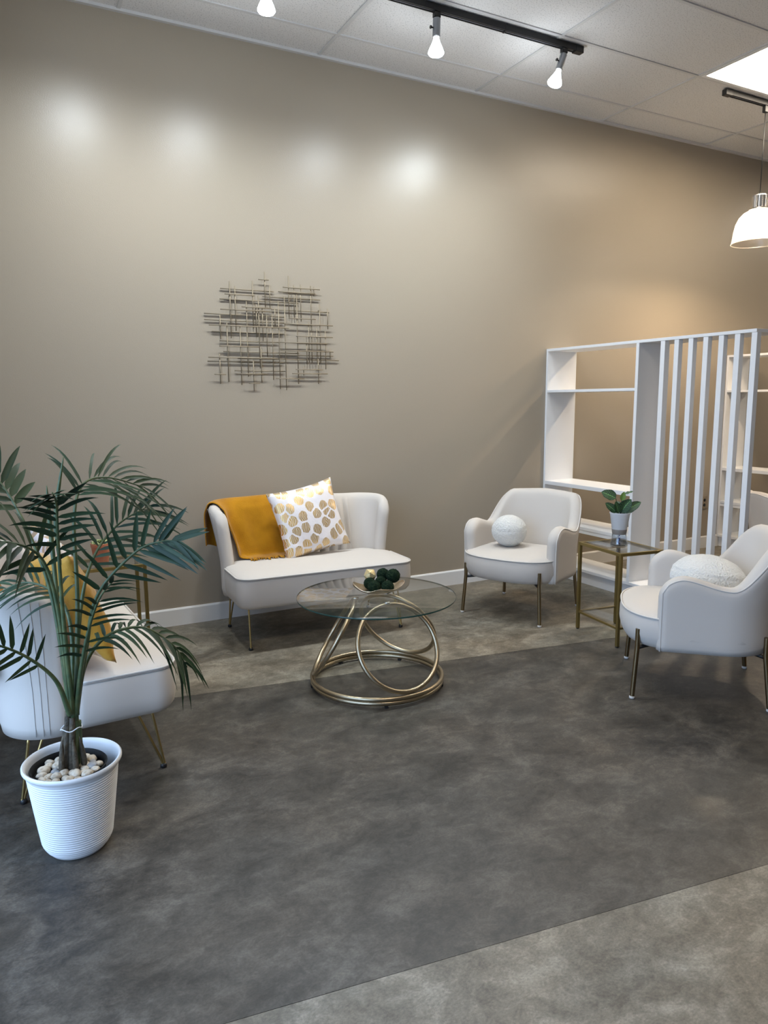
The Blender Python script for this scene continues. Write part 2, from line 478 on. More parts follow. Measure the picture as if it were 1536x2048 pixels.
tl_lab = {(5, 2): 'lit ceiling light panel above the white slatted shelf divider', (4, 6): 'lit ceiling light panel nearer the room centre',
          (2, 6): 'lit ceiling light panel over the open floor, nearest the viewer',
          (1, 6): 'lit ceiling light panel near the shop windows', (8, 2): 'lit ceiling light panel at the far right by the taupe wall',
          (8, 6): 'lit ceiling light panel at the far right, away from the wall', (2, 10): 'lit ceiling light panel behind the viewer on the window side',
          (6, 10): 'lit ceiling light panel behind the viewer on the right'}
for (i, j) in sorted(TROFF):
    xa, xb, yb_, ya = xs[i] + .012, xs[i + 1] - .012, ys[j + 1] + .012, ys[j] - .012
    t = thing('ceiling_light', tl_lab[(i, j)], 'ceiling light', ((xa + xb) / 2, (ya + yb_) / 2, HC - .006), group='ceiling light panels')
    hx, hy = (xb - xa) / 2, (ya - yb_) / 2
    ob('frame', join(box(-hx, hx, -hy, -hy + .025, 0, .02), box(-hx, hx, hy - .025, hy, 0, .02), box(-hx, -hx + .025, -hy + .025, hy - .025, 0, .02), box(hx - .025, hx, -hy + .025, hy - .025, 0, .02)), WHITE, t, smooth=False)
    ob('diffuser', box(-hx + .026, hx - .026, -hy + .026, hy - .026, .003, .012), LITP, t, smooth=False)

# ------------------------------------------------------------------ white shelf dividers
def divider(name, label, x, slats):
    t = thing(name, label, 'shelf divider', (x, 0, 0))
    D, Lh, H, th = .303, -1.842, 1.83, .020
    bv = .0015
    ob('top_board', box(0, D, Lh, -.002, H - th, H), WHITE, t, smooth=False, bevel=bv)
    ob('side_panel', box(.0005, D - .0005, -.022, -.002, .118, H - th), WHITE, t, smooth=False, bevel=bv)
    ob('upright', box(.0005, D - .0005, -.962, -.936, .118, H - th), WHITE, t, smooth=False, bevel=bv)
    ob('shelf', box(.001, D - .001, -.9355, -.0225, 1.485, 1.505), WHITE, t, smooth=False, bevel=bv)
    ob('shelf', box(.001, D - .001, -.9355, -.0225, .742, .772), WHITE, t, smooth=False, bevel=bv)
    ob('shelf', box(.001, D - .001, -.9355, -.0225, .425, .450), WHITE, t, smooth=False, bevel=bv)
    ob('shelf_lip', join(box(.004, .022, -.9355, -.0225, .398, .4248), box(D - .022, D - .004, -.9355, -.0225, .398, .4248)), WHITE, t, smooth=False, bevel=bv)
    ob('bottom_board', box(0, D, Lh, -.016, .096, .118), WHITE, t, smooth=False, bevel=bv)
    ob('kick_board', box(.025, .043, Lh + .02, -.016, .001, .0955), WHITE, t, smooth=False)
    ob('kick_board', box(D - .043, D - .025, Lh + .02, -.016, .001, .0955), WHITE, t, smooth=False)
    ob('kick_board', box(.0435, D - .0435, Lh + .02, Lh + .038, .001, .0955), WHITE, t, smooth=False)
    if slats:
        for k in range(7):
            y = -1.145 - k * .1108
            ob('slat', box(.002, .040, y - .036, y, .1185, H - th - .0005), WHITE, t, smooth=False, bevel=bv)
    return t
divider('shelf_divider', 'white open shelf divider with seven upright slats behind the glass side table', 3.965, True)
divider('shelf_divider', 'plain white shelf unit farther along the wall, seen through the slats', 6.155, False)

# wall outlet seen through the slats
t = thing('wall_outlet', 'small dark wall outlet seen between the white slats', 'outlet', (5.954, -.001, .443))
ob('plate', box(-.036, .036, -.006, 0, -.058, .058), OUTL, t, smooth=False, bevel=.002)
for dz in (-.024, .024):
    ob('socket', lathe([(.001, -.008), (.015, -.008), (.016, -.0062)], 16), BLACK, t).matrix_local = Matrix.Translation((0, 0, dz)) @ Matrix.Rotation(R(0), 4, 'X')
for s in [c for c in t.children if c.name.startswith('socket')]:
    s.matrix_local = Matrix.Translation(s.location) @ Matrix.Rotation(R(-90), 4, 'X')

# ------------------------------------------------------------------ track lights
YT = -.872
def rail(x0, x1, label):
    t = thing('light_track', label, 'light track', ((x0 + x1) / 2, YT, HC - .005))
    h = (x1 - x0) / 2
    ob('rail', join(box(-h, h, -.018, -.012, -.034, 0), box(-h, h, .012, .018, -.034, 0), box(-h, h, -.012, .012, -.010, 0)), BLACK, t, smooth=False)
    ob('insert', join(box(-h, h, -.0115, -.004, -.030, -.0105), box(-h, h, .004, .0115, -.030, -.0105)), GREYM, t, smooth=False)
    ob('end_cap', box(h - .06, h + .005, -.021, .021, -.040, .001), BLACK, t, smooth=False, bevel=.004)
    ob('end_cap', box(-h - .005, -h + .06, -.021, .021, -.040, .001), BLACK, t, smooth=False, bevel=.004)
    return t
rail(-.55, 3.44, 'long black ceiling light track with cool bulbs above the seating')
t = bpy.data.objects['light_track']
ob('joint', box(1.395, 1.407, -.0195, .0195, -.036, .0005), BLACK, t, smooth=False)
rail(4.80, 7.2, 'short black ceiling light track holding the glass pendant')

def spot(loc, rot, watt, col, angle, blend, size, name):
    l = bpy.data.lights.new(name, 'SPOT')
    l.energy = watt; l.color = col; l.spot_size = R(angle); l.spot_blend = blend; l.shadow_soft_size = size
    o = bpy.data.objects.new(name, l); C.objects.link(o)
    o.location = loc; o.rotation_euler = rot
    return o

def head(x, tilt, label):
    t = thing('track_light', label, 'track light', (x, YT, HC - .039), group='track lights over the seating')
    ob('adapter', box(-.020, .020, -.014, .014, -.030, 0), BLACK, t, smooth=False, bevel=.003)
    m = Matrix.Translation((0, 0, -.034)) @ Matrix.Rotation(tilt[0], 4, 'X') @ Matrix.Rotation(tilt[1], 4, 'Y')
    def part(n, vf, ma):
        o = ob(n, vf, ma, t, angle=40); o.matrix_local = m; return o
    part('socket', lathe([(.018, .003), (.022, 0), (.022, -.088), (.018, -.092)], 24), GREYM)
    part('thumb_screw', xf(lathe([(.004, 0), (.004, .014), (.009, .014), (.009, .020)], 12), Matrix.Translation((-.021, 0, -.050)) @ Matrix.Rotation(R(-90), 4, 'Y')), BLACK)
    b = part('bulb', lathe([(.016, -.092), (.017, -.104), (.026, -.128), (.038, -.152), (.044, -.168)], 32, cap=False), BULBN)
    f = ob('bulb_face', lathe([(.044, -.168), (.045, -.178), (.038, -.187), (.022, -.192), (.001, -.194)], 32), BULB, b)
    # the lamp's own light, just under the bulb face
    s = spot((0, 0, 0), (0, 0, 0), TRACK_W, (.86, .94, 1.0), 166, 1.0, .045, 'track_bulb_light')
    s.parent = t; s.matrix_local = m @ Matrix.Translation((0, 0, -.205))
    g = bpy.data.lights.new('track_bulb_glow', 'POINT'); g.energy = TRACK_W * .055; g.color = (.84, .92, 1.0); g.shadow_soft_size = .05
    go = bpy.data.objects.new('track_bulb_glow', g); C.objects.link(go); go.parent = t; go.matrix_local = m @ Matrix.Translation((0, 0, -.25))
head(.64, (R(6), R(4)), 'track light nearest the windows, leftmost on the long track')
head(1.37, (R(4), R(0)), 'track light with only its glowing bulb in view at the top edge')
head(2.37, (R(2), R(0)), 'upright track light with silver socket in the middle of the track')
head(3.30, (R(8), R(16)), 'tilted track light at the right end of the long track')

# pendant
PX, PZ = 5.262, 2.60
t = thing('pendant_lamp', 'glass dome pendant lamp on a thin black cord at the right edge', 'pendant lamp', (PX, YT, PZ))
ob('adapter', box(-.020, .020, -.014, .014, HC - .085 - PZ, HC - .039 - PZ), BLACK, t, smooth=False, bevel=.003)
ob('cord', tube([(0, 0, HC - .085 - PZ), (0, 0, .355)], .0035, 8), BLACK, t)
seg = 60
cap = loft([[((r * (1 - (.035 if k % 2 else 0))) * math.cos(2 * PI * k / seg), (r * (1 - (.035 if k % 2 else 0))) * math.sin(2 * PI * k / seg), z) for k in range(seg)] for r, z in [(.012, .358), (.05, .350), (.056, .342), (.056, .258), (.05, .256)]])
ob('socket_housing', cap, CHROME, t, smooth=False)
ob('collar', lathe([(.058, .256), (.072, .252), (.074, .244), (.070, .240)], 48), CHROME, t, angle=40)
prof = [(.070, .240), (.105, .222), (.135, .190), (.156, .145), (.168, .090), (.174, .04), (.178, .012), (.182, .004), (.180, 0)]
def ribbed(prof, seg=144):
    return loft([[((r + (.0012 if k % 2 else -.0012)) * math.cos(2 * PI * k / seg), (r + (.0012 if k % 2 else -.0012)) * math.sin(2 * PI * k / seg), z) for k in range(seg)] for r, z in prof], cap=False)
ob('shade', ribbed(prof), SHADE, t)
ob('shade_rim', tube([(.181 * math.cos(a * PI / 36), .181 * math.sin(a * PI / 36), .002) for a in range(72)], .003, 8, close=True), SHADE, t)
ob('bulb', lathe([(.014, .25), (.016, .21), (.032, .165), (.042, .125), (.040, .09), (.025, .07), (.001, .064)], 24), BULBW, t)
po = spot((0, 0, .035), (0, 0, 0), PENDANT_W, (1.0, .78, .54), 172, .8, .03, 'pendant_light'); po.parent = t

# ------------------------------------------------------------------ upholstered shells
class Shell:
    """U-shaped upholstered back and sides: plan path with a cross-section that stands on it (front = -Y)"""
    def __init__(s, hw, yf, yr, rad, th, zb, ztop, fs, fr, zf, rend, groove=None):
        s.hw, s.yf, s.yr, s.rad, s.th, s.zb, s.fs, s.fr, s.zf, s.rend, s.groove = hw, yf, yr, rad, th, zb, fs, fr, zf, rend, groove
        s.a = yr - rad - yf; s.b = PI / 2 * rad; s.c = 2 * (hw - rad)
        s.L = 2 * s.a + 2 * s.b + s.c
        s.ztf = ztop
    def plan(s, q):
        a, b, c, rad = s.a, s.b, s.c, s.rad
        if q < a: return Vector((s.hw, s.yf + q, 0)), Vector((1, 0, 0))
        if q < a + b:
            t = (q - a) / rad
            return Vector((s.hw - rad + rad * math.cos(t), s.yr - rad + rad * math.sin(t), 0)), Vector((math.cos(t), math.sin(t), 0))
        if q < a + b + c: return Vector((s.hw - rad - (q - a - b), s.yr, 0)), Vector((0, 1, 0))
        if q < a + 2 * b + c:
            t = PI / 2 + (q - a - b - c) / rad
            return Vector((-s.hw + rad + rad * math.cos(t), s.yr - rad + rad * math.sin(t), 0)), Vector((math.cos(t), math.sin(t), 0))
        return Vector((-s.hw, s.yr - rad - (q - a - 2 * b - c), 0)), Vector((-1, 0, 0))
    def zt(s, q, ext=0):
        d = min(q, s.L - q)
        z = s.ztf(d, s.L / 2)
        D = s.th / 2 + d - ext
        if D < s.rend:
            z -= s.rend - math.sqrt(max(0, s.rend ** 2 - (s.rend - D) ** 2))
        return z
    def flare(s, z, n):
        k = max(0, (z - s.zf) / .38) ** 1.25
        return k * (s.fs * abs(n.x) + s.fr * max(0, n.y))
    def pt(s, q, off, z, ext=0):
        p, n = s.plan(min(max(q, 0), s.L))
        if ext:
            p = p + Vector((0, -ext, 0))
        p = p + n * (off + s.flare(z, n))
        return Vector((p.x, p.y, z))
    def ring(s, q, th, ext=0, nz=12):
        zt = s.zt(q, ext); h = th / 2; out = []
        zc = zt - h
        for i in range(nz + 1):
            z = s.zb + (zc - s.zb) * i / nz
            ho = h if i else h * .8
            out.append(s.pt(q, ho, z, ext))
        for k in range(1, 6):
            a = PI * k / 6
            out.append(s.pt(q, h * math.cos(a), zc + h * math.sin(a), ext))
        for i in range(nz, -1, -1):
            z = s.zb + (zc - s.zb) * i / nz
            g = s.groove(q, z, s) if (s.groove and not ext) else 0
            out.append(s.pt(q, -(h + g) if i else -h * .8, z, ext))
        return out
    def mesh(s, ds):
        rings = []
        for k in range(5, 0, -1):
            a = PI / 2 * k / 5.6
            rings.append(s.ring(0, s.th * math.cos(a), ext=s.th / 2 * math.sin(a)))
        n = int(s.L / ds)
        for i in range(n + 1): rings.append(s.ring(s.L * i / n, s.th))
        for k in range(1, 6):
            a = PI / 2 * k / 5.6
            rings.append(s.ring(s.L, s.th * math.cos(a), ext=s.th / 2 * math.sin(a)))
        return loft(rings)

def seat_mesh(hx, y0, y1, nf, nb, z0, z1, crown=.02, seg=72, bulge=.012, rect=0, tuck=None):
    """cushion block; plan outline is a superellipse with different front and back roundness"""
    yc = (y0 + y1) / 2; hy = (y1 - y0) / 2
    def outline(inset):
        r = []
        for k in range(seg):
            a = 2 * PI * k / seg
            c, sn = math.cos(a), math.sin(a)
            n = nf if sn < 0 else nb
            x = (hx - inset) * math.copysign(abs(c) ** (2 / n), c); y = yc + (hy - inset) * math.copysign(abs(sn) ** (2 / n), sn)
            if rect:                    # flat sides and front with small corner radius
                rr = max(.01, rect - inset * .5)
                A, B = hx - inset - rr, hy - inset - rr
                sc = max(abs(c) / hx, abs(sn) / hy)
                px, py = c / sc, sn / sc
                dx, dy = px - max(-A, min(A, px)), py - max(-B, min(B, py))
                dl = math.hypot(dx, dy)
                if dl > 1e-6: dx, dy = dx / dl * rr, dy / dl * rr
                x, y = max(-A, min(A, px)) + dx, yc + max(-B, min(B, py)) + dy
            if tuck: x *= 1 - tuck[2] * sstep(tuck[0], tuck[1], y)
            r.append((x, y))
        return r
    rings = []
    for ins, z in [(.16, z0 + .004), (.05, z0), (.018, z0 + .008), (.004, z0 + .03), (-bulge * .6, z0 + (z1 - z0) * .4), (-bulge * .5, z0 + (z1 - z0) * .7), (0.0, z1 - .016), (.004, z1 - .006), (.012, z1), (.05, z1 + crown * .45), (.11, z1 + crown * .8), (.2, z1 + crown)]:
        rings.append([(x, y, z) for x, y in outline(ins)])
    pipe = [(x, y, z1 - .006) for x, y in outline(-.001)]
    return loft(rings), pipe

def copy_tree(o, parent=None):
    c = o.copy(); C.objects.link(c); c.parent = parent
    for ch in list(o.children):
        copy_tree(ch, c)
    return c

# ---- loveseat
def chan(q, z, s):
    mid = s.L / 2
    d = abs(q - mid)
    lim = .36
    if d > lim: return 0.006 * 0
    ph = (d / .0655) % 1
    g = .034 * math.sqrt(max(0, 1 - (2 * ph - 1) ** 2)) - .014
    return g * sstep(s.zt(q) + .0, s.zt(q) - .10, z) if False else g * (1 - sstep(s.zt(q) - .07, s.zt(q) - .03, z))
LOVE = Shell(.515, .115, .262, .14, .078, .246, lambda d, h: .80 + .012 * sstep(0, h, d), .045, .085, .42, .14, chan)
def hairpin(sx, sy):
    e = Vector((sx * .25, sy, 0)).normalized()
    f = Vector((sx * .488, sy * .250, 0))
    a = Vector((sx * .486, sy * .225, .25)) - e * .010
    b = Vector((sx * .486, sy * .225, .25)) - e * .066
    foot = Vector((f.x, f.y, .012))
    pth = [b, foot + (b - foot) * .10 - e * .0, foot + Vector((0, 0, .004)) - e * .008, foot + e * .004 + Vector((0, 0, .004)), foot + (a - foot) * .10 + e * .004, a]
    return tube(spline(pth, 40), .0052, 8), lathe([(.010, .0), (.013, .004), (.012, .014), (.007, .018)], 14), f
def make_love(label, loc, rz):
    t = thing('loveseat', label, 'sofa', loc, rz, 'matching cream loveseats')
    ob('back_shell', LOVE.mesh(.006), FAB, t)
    sm, pipe = seat_mesh(.556, -.312, .22, 5.0, 7, .246, .440, .018, seg=220, bulge=.006, rect=.085, tuck=(.04, .12, .12))
    s = ob('seat', sm, FAB, t)
    pf = [p for p in pipe if p[1] < .05]
    pf.sort(key=lambda p: math.atan2(p[1] + .05, p[0]) if True else 0)
    pf = sorted([p for p in pipe if p[1] < .04], key=lambda p: math.atan2(p[1] - .04, p[0]))
    ob('piping', tube(spline(pf, 120), .0048, 8), PIPE, s)
    ob('seam', tube(spline([(x * 1.001, y - .001, z - .0068) for x, y, z in pf], 120), .0030, 6), STITCH, s)  # dark seam under the piping; its tone paints in the shadow line there
    for sgn in (0, 1):       # double seams on the side wings
        for dd in (.030, .046, .066):
            q0 = dd if sgn == 0 else LOVE.L - dd
            zt = LOVE.zt(q0) - .02
            ob('seam', tube([LOVE.pt(q0, LOVE.th / 2 + .0004, .26 + (zt - .26) * i / 24) for i in range(25)], .0013, 5), STITCH, t)
    for sx in (-1, 1):
        for sy in (-1, 1):
            lv, fv, f = hairpin(sx, sy)
            l = ob('leg', lv, BRASS, t)
            fo = ob('foot', fv, BLACK, l); fo.location = (f.x, f.y, 0)
    return t
LA, LAR = (1.716, -.478, 0), R(-2.4)
LB, LBR = (.215, -1.385, 0), R(90 + 3.0)
make_love('cream loveseat with channelled back against the long taupe wall', LA, LAR)
make_love('cream loveseat seen side-on behind the tall palm', LB, LBR)

# ---- armchair
def armtop(d, h):
    if d < .27: return .625 - .045 * sstep(.05, .27, d)
    return .58 + .212 * sstep(.27, .47, d) + .012 * sstep(.47, h, d)
CH = Shell(.302, -.165, .292, .215, .080, .262, armtop, .018, .075, .44, .115)
def make_chair(label, loc, rz):
    t = thing('armchair', label, 'armchair', loc, rz, 'matching cream armchairs')
    s = ob('shell', CH.mesh(.02), FAB, t)
    n = 110
    pth = []
    for i in range(n + 1):
        q = CH.L * i / n
        pth.append(CH.pt(q, CH.th / 2 * .80, CH.zt(q) - CH.th / 2 + CH.th / 2 * .62))
    ex = CH.th * .32
    zt0 = CH.zt(0, ex) - CH.th * .30
    f0 = [CH.pt(0, CH.th / 2 * .80, .262 + (zt0 - .262) * k / 10, ex) for k in range(11)]
    f1 = [CH.pt(CH.L, CH.th / 2 * .80, .262 + (zt0 - .262) * k / 10, ex) for k in range(11)][::-1]
    ob('piping', tube(f0 + pth + f1, .0042, 8), PIPE, s)
    sm, pipe = seat_mesh(.335, -.352, .24, 2.7, 5, .258, .418, .022)
    st = ob('seat', sm, FAB, t)
    pf = sorted([p for p in pipe if p[1] < -.10], key=lambda p: math.atan2(p[1] - .1, p[0]))
    ob('piping', tube(spline(pf, 90), .0048, 8), PIPE, st)
    for sx in (-1, 1):
        for sy in (-1, 1):
            tp = Vector((sx * .268, sy * (.285 if sy < 0 else .272), 0))
            ft = Vector((sx * .284, sy * .300, 0))
            pts = [tp + Vector((0, 0, .345)), tp + Vector((0, 0, .30)), tp + Vector((0, 0, .262)), tp.lerp(ft, .06) + Vector((0, 0, .244)), ft + Vector((0, 0, .008))]
            l = ob('leg', tube(pts, .0115, 14), BRONZE, t, angle=50)
            ob('glide', lathe([(.011, 0), (.0135, .003), (.0125, .012), (.010, .014)], 14), PIPE, l).location = (ft.x, ft.y, 0)
            ob('bracket', tube([tp + Vector((0, 0, .250)), tp * .72 + Vector((0, 0, .254))], .009, 6), BLACK, l)
    return t
CA = (3.114, -.798, 0); CAR = math.atan2(-.238, -.517) + PI / 2
CB = (3.03, -2.272, 0); CBR = math.atan2(.418, -.436) + PI / 2
make_chair('cream armchair against the wall by the shelf divider, holding a round boucle cushion', CA, CAR)
make_chair('cream armchair at the right edge, side turned to the viewer', CB, CBR)
make_chair('cream armchair seen from behind, past the last white slat at right', (4.85, -1.72, 0), math.atan2(-.442, .897) + PI / 2)

# ------------------------------------------------------------------ cushions and throws
def pillow_mesh(w_, h_, t_, seed, n=26, wr=.004):
    V, F = [], []
    idx = {}
    for side in (1, -1):
        for i in range(n + 1):
            for j in range(n + 1):
                if side < 0 and (i in (0, n) or j in (0, n)):
                    idx[(side, i, j)] = idx[(1, i, j)]; continue
                u, v = 2 * i / n - 1, 2 * j / n - 1
                u = math.copysign(abs(u) ** .85, u); v = math.copysign(abs(v) ** .85, v)
                x = w_ / 2 * u * (1 - .085 * (1 - v * v)); y = h_ / 2 * v * (1 - .085 * (1 - u * u))
                k = max(0, (1 - u * u) * (1 - v * v)) ** .42
                wv = wr * noise.noise(Vector((x * 14 + seed, y * 9, side * 3.0))) * (2 if max(abs(u), abs(v)) > .6 else 1)
                z = side * (t_ / 2 * k) + (wv if k > 0 else 0)
                idx[(side, i, j)] = len(V); V.append((x, y, z))
        for i in range(n):
            for j in range(n):
                q = [idx[(side, i, j)], idx[(side, i + 1, j)], idx[(side, i + 1, j + 1)], idx[(side, i, j + 1)]]
                F.append(tuple(q if side > 0 else q[::-1]))
    return V, F
def place(o, loc, rotz, lean, roll):
    """stand a pillow: its face looks along local -Y of the seat, leaning back by `lean`, turned in its plane by `roll`"""
    o.matrix_world = Matrix.Translation(loc) @ Matrix.Rotation(rotz, 4, 'Z') @ Matrix.Rotation(R(90) - lean, 4, 'X') @ Matrix.Rotation(roll, 4, 'Z')
p = ob('throw_pillow', pillow_mesh(.46, .455, .15, 3, wr=.006), LEAFP)
place(p, (1.742, -.352, .680), LAR, R(16), R(11))
tag(p, 'white throw pillow printed with metallic gold leaves, on the loveseat by the wall', 'pillow')
p = ob('throw_pillow', pillow_mesh(.44, .44, .15, 9, wr=.008), MUSTV)
place(p, (.205, -1.725, .672), LBR + R(14), R(17), R(-6))
tag(p, 'mustard throw pillow on the side-on loveseat behind the palm stems', 'pillow')
p = ob('throw_pillow', pillow_mesh(.45, .45, .14, 5, wr=.006), LEAFP)
place(p, (.215, -1.255, .672), LBR + R(4), R(20), R(4))
tag(p, 'gold leaf print pillow half hidden behind the mustard pillow', 'pillow')

def throw(sh, q0, q1, zlow, drop, wd, seed, name, label, loc, rz, mat_, fringe=True):
    t = thing(name, label, 'throw blanket', loc, rz, 'mustard throws')
    h = sh.th / 2 + .012
    rows = []
    nq = 40
    for i in range(nq + 1):
        q = q0 + (q1 - q0) * i / nq
        zt = sh.zt(q); zc = zt - sh.th / 2
        pth = []
        zl = zlow + .02 * math.sin(i * .5 + seed)
        for k in range(10):
            z = zl + (zc - zl) * k / 9
            f = (1 - k / 9)
            pth.append(sh.pt(q, h + .012 + f ** .7 * (.018 + .020 * (1 + math.sin(i * .5 + seed))), z))
        for k in range(1, 8):
            a = PI * k / 8
            pth.append(sh.pt(q, h * math.cos(a), zc + (h + .004) * math.sin(a)))
        for k in range(14):
            z = zc + (.470 - zc) * k / 13
            f = k / 13
            wv = .010 * math.sin(i * .42 + k * .25 + seed) * math.sin(f * PI)
            pth.append(sh.pt(q, -(h + .012 + wv + .018 * f * f), z))
        base = sh.pt(q, -(h + .030), .458)
        _, n = sh.plan(q)
        c = math.sin(i * .6 + seed)
        for k in range(1, 6):
            d = drop * k / 5
            pth.append(base - n * d + Vector((0, 0, .008 - .004 * (k / 5) + .003 * c * (k % 2))))
        rows.append(pth)
    o = ob('cloth', loft(rows, loop=False, cap=False), mat_, t, solid=.009, sub=1)
    if fringe:
        fr = []
        rnd = random.Random(seed)
        for i in range(0, nq + 1):
            for e in range(2):
                a = rows[i][-1] + Vector((rnd.uniform(-.004, .004), rnd.uniform(-.004, .004), .002))
                _, n = sh.plan(q0 + (q1 - q0) * i / nq)
                b_ = a - n * rnd.uniform(.025, .045) + Vector((rnd.uniform(-.014, .014), rnd.uniform(-.01, .01), -.002))
                m_ = (a + b_) / 2 + Vector((rnd.uniform(-.006, .006), 0, .006))
                fr.append(tube([a, m_, b_], .0028, 5))
        f = ob('fringe', join(*fr), mat_, t); f['kind'] = 'stuff'
    return t
throw(LOVE, LOVE.L - .52, LOVE.L - .075, .52, .085, .4, 1.3, 'throw_blanket', 'mustard wool throw draped over the left corner of the wall loveseat', LA, LAR, MUST)
throw(LOVE, .26, 1.06, .50, .05, .4, 4.1, 'throw_blanket', 'mustard throw hung over the back of the side-on loveseat', LB, LBR, MUST)

def ball_cushion(name, label, rx, ry, rz_, loc, rot, seed):
    bm = bmesh.new(); bmesh.ops.create_icosphere(bm, subdivisions=5, radius=1)
    for v in bm.verts:
        d = 1 + .014 * noise.noise(v.co * 9 + Vector((seed, 0, 0))) + .02 * noise.noise(v.co * 3 + Vector((0, seed, 0)))
        g = abs(v.co.z - .25 * v.co.x - .2)
        d -= .030 * math.exp(-(g / .03) ** 2)
        v.co = Vector((v.co.x * rx, v.co.y * ry, v.co.z * rz_)) * d
    me = bpy.data.meshes.new(name); bm.to_mesh(me); bm.free()
    for q in me.polygons: q.use_smooth = True
    me.materials.append(BOUCLE)
    o = bpy.data.objects.new(name, me); C.objects.link(o)
    o.location = loc; o.rotation_euler = rot
    return tag(o, label, 'cushion', 'white boucle cushions')
ball_cushion('boucle_cushion', 'white boucle ball cushion on the armchair by the wall', .124, .118, .108, (3.055, -.735, .545), (0, R(8), R(20)), 2)
ball_cushion('boucle_cushion', 'white boucle cushion on the armchair at the right edge', .200, .180, .118, (3.085, -2.295, .538), (R(-8), 0, CBR), 8)

# ------------------------------------------------------------------ coffee table
CT = Vector((1.642, -1.479, 0))
t = thing('coffee_table', 'round glass coffee table on interlocking gold hoops', 'coffee table', CT)
ZG = .457
gt = ob('glass_top', lathe([(.398, ZG - .008), (.4015, ZG - .006), (.4015, ZG - .002), (.398, ZG)], 128), GLASS, t, angle=30)
ob('glass_edge', lathe([(.4017, ZG - .0075), (.4027, ZG - .0055), (.4027, ZG - .0025), (.4017, ZG - .0005)], 128, cap=False), GLASSE, gt)
ob('base_ring', tube([(.330 * math.cos(a * PI / 60), .330 * math.sin(a * PI / 60), .020) for a in range(120)], .0115, 12, close=True), CHAMP, t)
ob('base_ring', tube([(.333 * math.cos(a * PI / 60), .333 * math.sin(a * PI / 60), .041) for a in range(120)], .0105, 12, close=True), CHAMP, t)
for a in (-110, -40, 40, 100, 165):
    ob('foot_pad', box(-.012, .012, -.008, .008, 0, .010), BLACK, t, smooth=False).matrix_local = Matrix.Rotation(R(a), 4, 'Z') @ Matrix.Translation((.330, 0, 0))
for th in (-88, 152, 32):
    e = Vector((math.cos(R(th)), math.sin(R(th)), 0)); tn = Vector((-e.y, e.x, 0))
    B = e * .322 + Vector((0, 0, .060)); T = e * .105 + Vector((0, 0, ZG - .026))
    cc = (B + T) / 2; rr = (T - B).length / 2; uu = (T - B).normalized()
    ob('hoop', tube([cc + uu * rr * math.cos(k * PI / 50) + tn * rr * math.sin(k * PI / 50) for k in range(100)], .0118, 12, close=True), CHAMP, t)
    ob('glass_pad', lathe([(.012, -.014), (.016, -.010), (.016, -.002), (.010, 0)], 16), CHROME, t).location = T + Vector((0, 0, .026 - .0085))
# dish with moss balls
AX = Vector((.88, -.47, 0)).normalized(); AY = Vector((.47, .88, 0)).normalized()
BC = CT + Vector((0, 0, ZG)) + AX * .012 + AY * .015
rows = []
for i in range(33):
    u = 2 * i / 32 - 1
    row = []
    for j in range(21):
        v = 2 * j / 20 - 1
        wdt = .080 * math.sqrt(max(0.0, 1 - abs(u) ** 2.6)) + .004
        x = .132 * u; y = wdt * v
        z = .004 + .042 * abs(u) ** 2.4 * (1.0 if u < 0 else 1.25) + .034 * abs(v) ** 2.2 * (1 - .5 * abs(u)) + .007 * math.sin(u * 4.2 + 1.0) * v * v
        row.append((x, y, z))
    rows.append(row)
o = ob('leaf_dish', loft(rows, loop=False, cap=False), mat('dish_gilt', (.50, .40, .27), .3, metal=.9, var=(40, (.66, .58, .46), .4, .7)), solid=.004, sub=1)
o.matrix_world = Matrix.Translation(BC + Vector((0, 0, .003))) @ Matrix.Rotation(math.atan2(AX.y, AX.x) + R(4), 4, 'Z')
tag(o, 'gilt leaf-shaped dish of decorative balls on the glass coffee table', 'dish')
def moss(dx, dy, dz, r, label):
    bm = bmesh.new(); bmesh.ops.create_icosphere(bm, subdivisions=4, radius=r)
    for v in bm.verts: v.co *= 1 + .05 * noise.noise(v.co * 260) + .03 * noise.noise(v.co * 120)
    me = bpy.data.meshes.new('moss_ball'); bm.to_mesh(me); bm.free(); me.materials.append(MOSS)
    o = bpy.data.objects.new('moss_ball', me); C.objects.link(o)
    o.location = BC + AX * dx + AY * dy + Vector((0, 0, dz))
    tag(o, label, 'moss ball', 'dark green moss balls in the dish')
moss(-.022, -.028, .044, .033, 'dark green moss ball at the front left of the dish')
moss(.045, -.022, .044, .033, 'dark green moss ball at the front right of the dish')
moss(-.046, .026, .050, .031, 'dark green moss ball lowest at the left, below the gold ball')
moss(.010, .022, .058, .030, 'dark green moss ball in the middle of the pile')
moss(.022, .062, .088, .033, 'dark green moss ball at the top beside the gold ball')
moss(.074, .030, .088, .036, 'dark green moss ball at the top right of the dish')
bm = bmesh.new(); bmesh.ops.create_icosphere(bm, subdivisions=1, radius=.036)
me = bpy.data.meshes.new('gold_ball'); bm.to_mesh(me); bm.free(); me.materials.append(GOLDB)
o = bpy.data.objects.new('gold_ball', me); C.objects.link(o); o.location = BC + AX * -.045 + AY * .072 + Vector((0, 0, .082)); o.rotation_euler = (.3, .5, .2)
tag(o, 'faceted gold ball among the green moss balls', 'ornament')

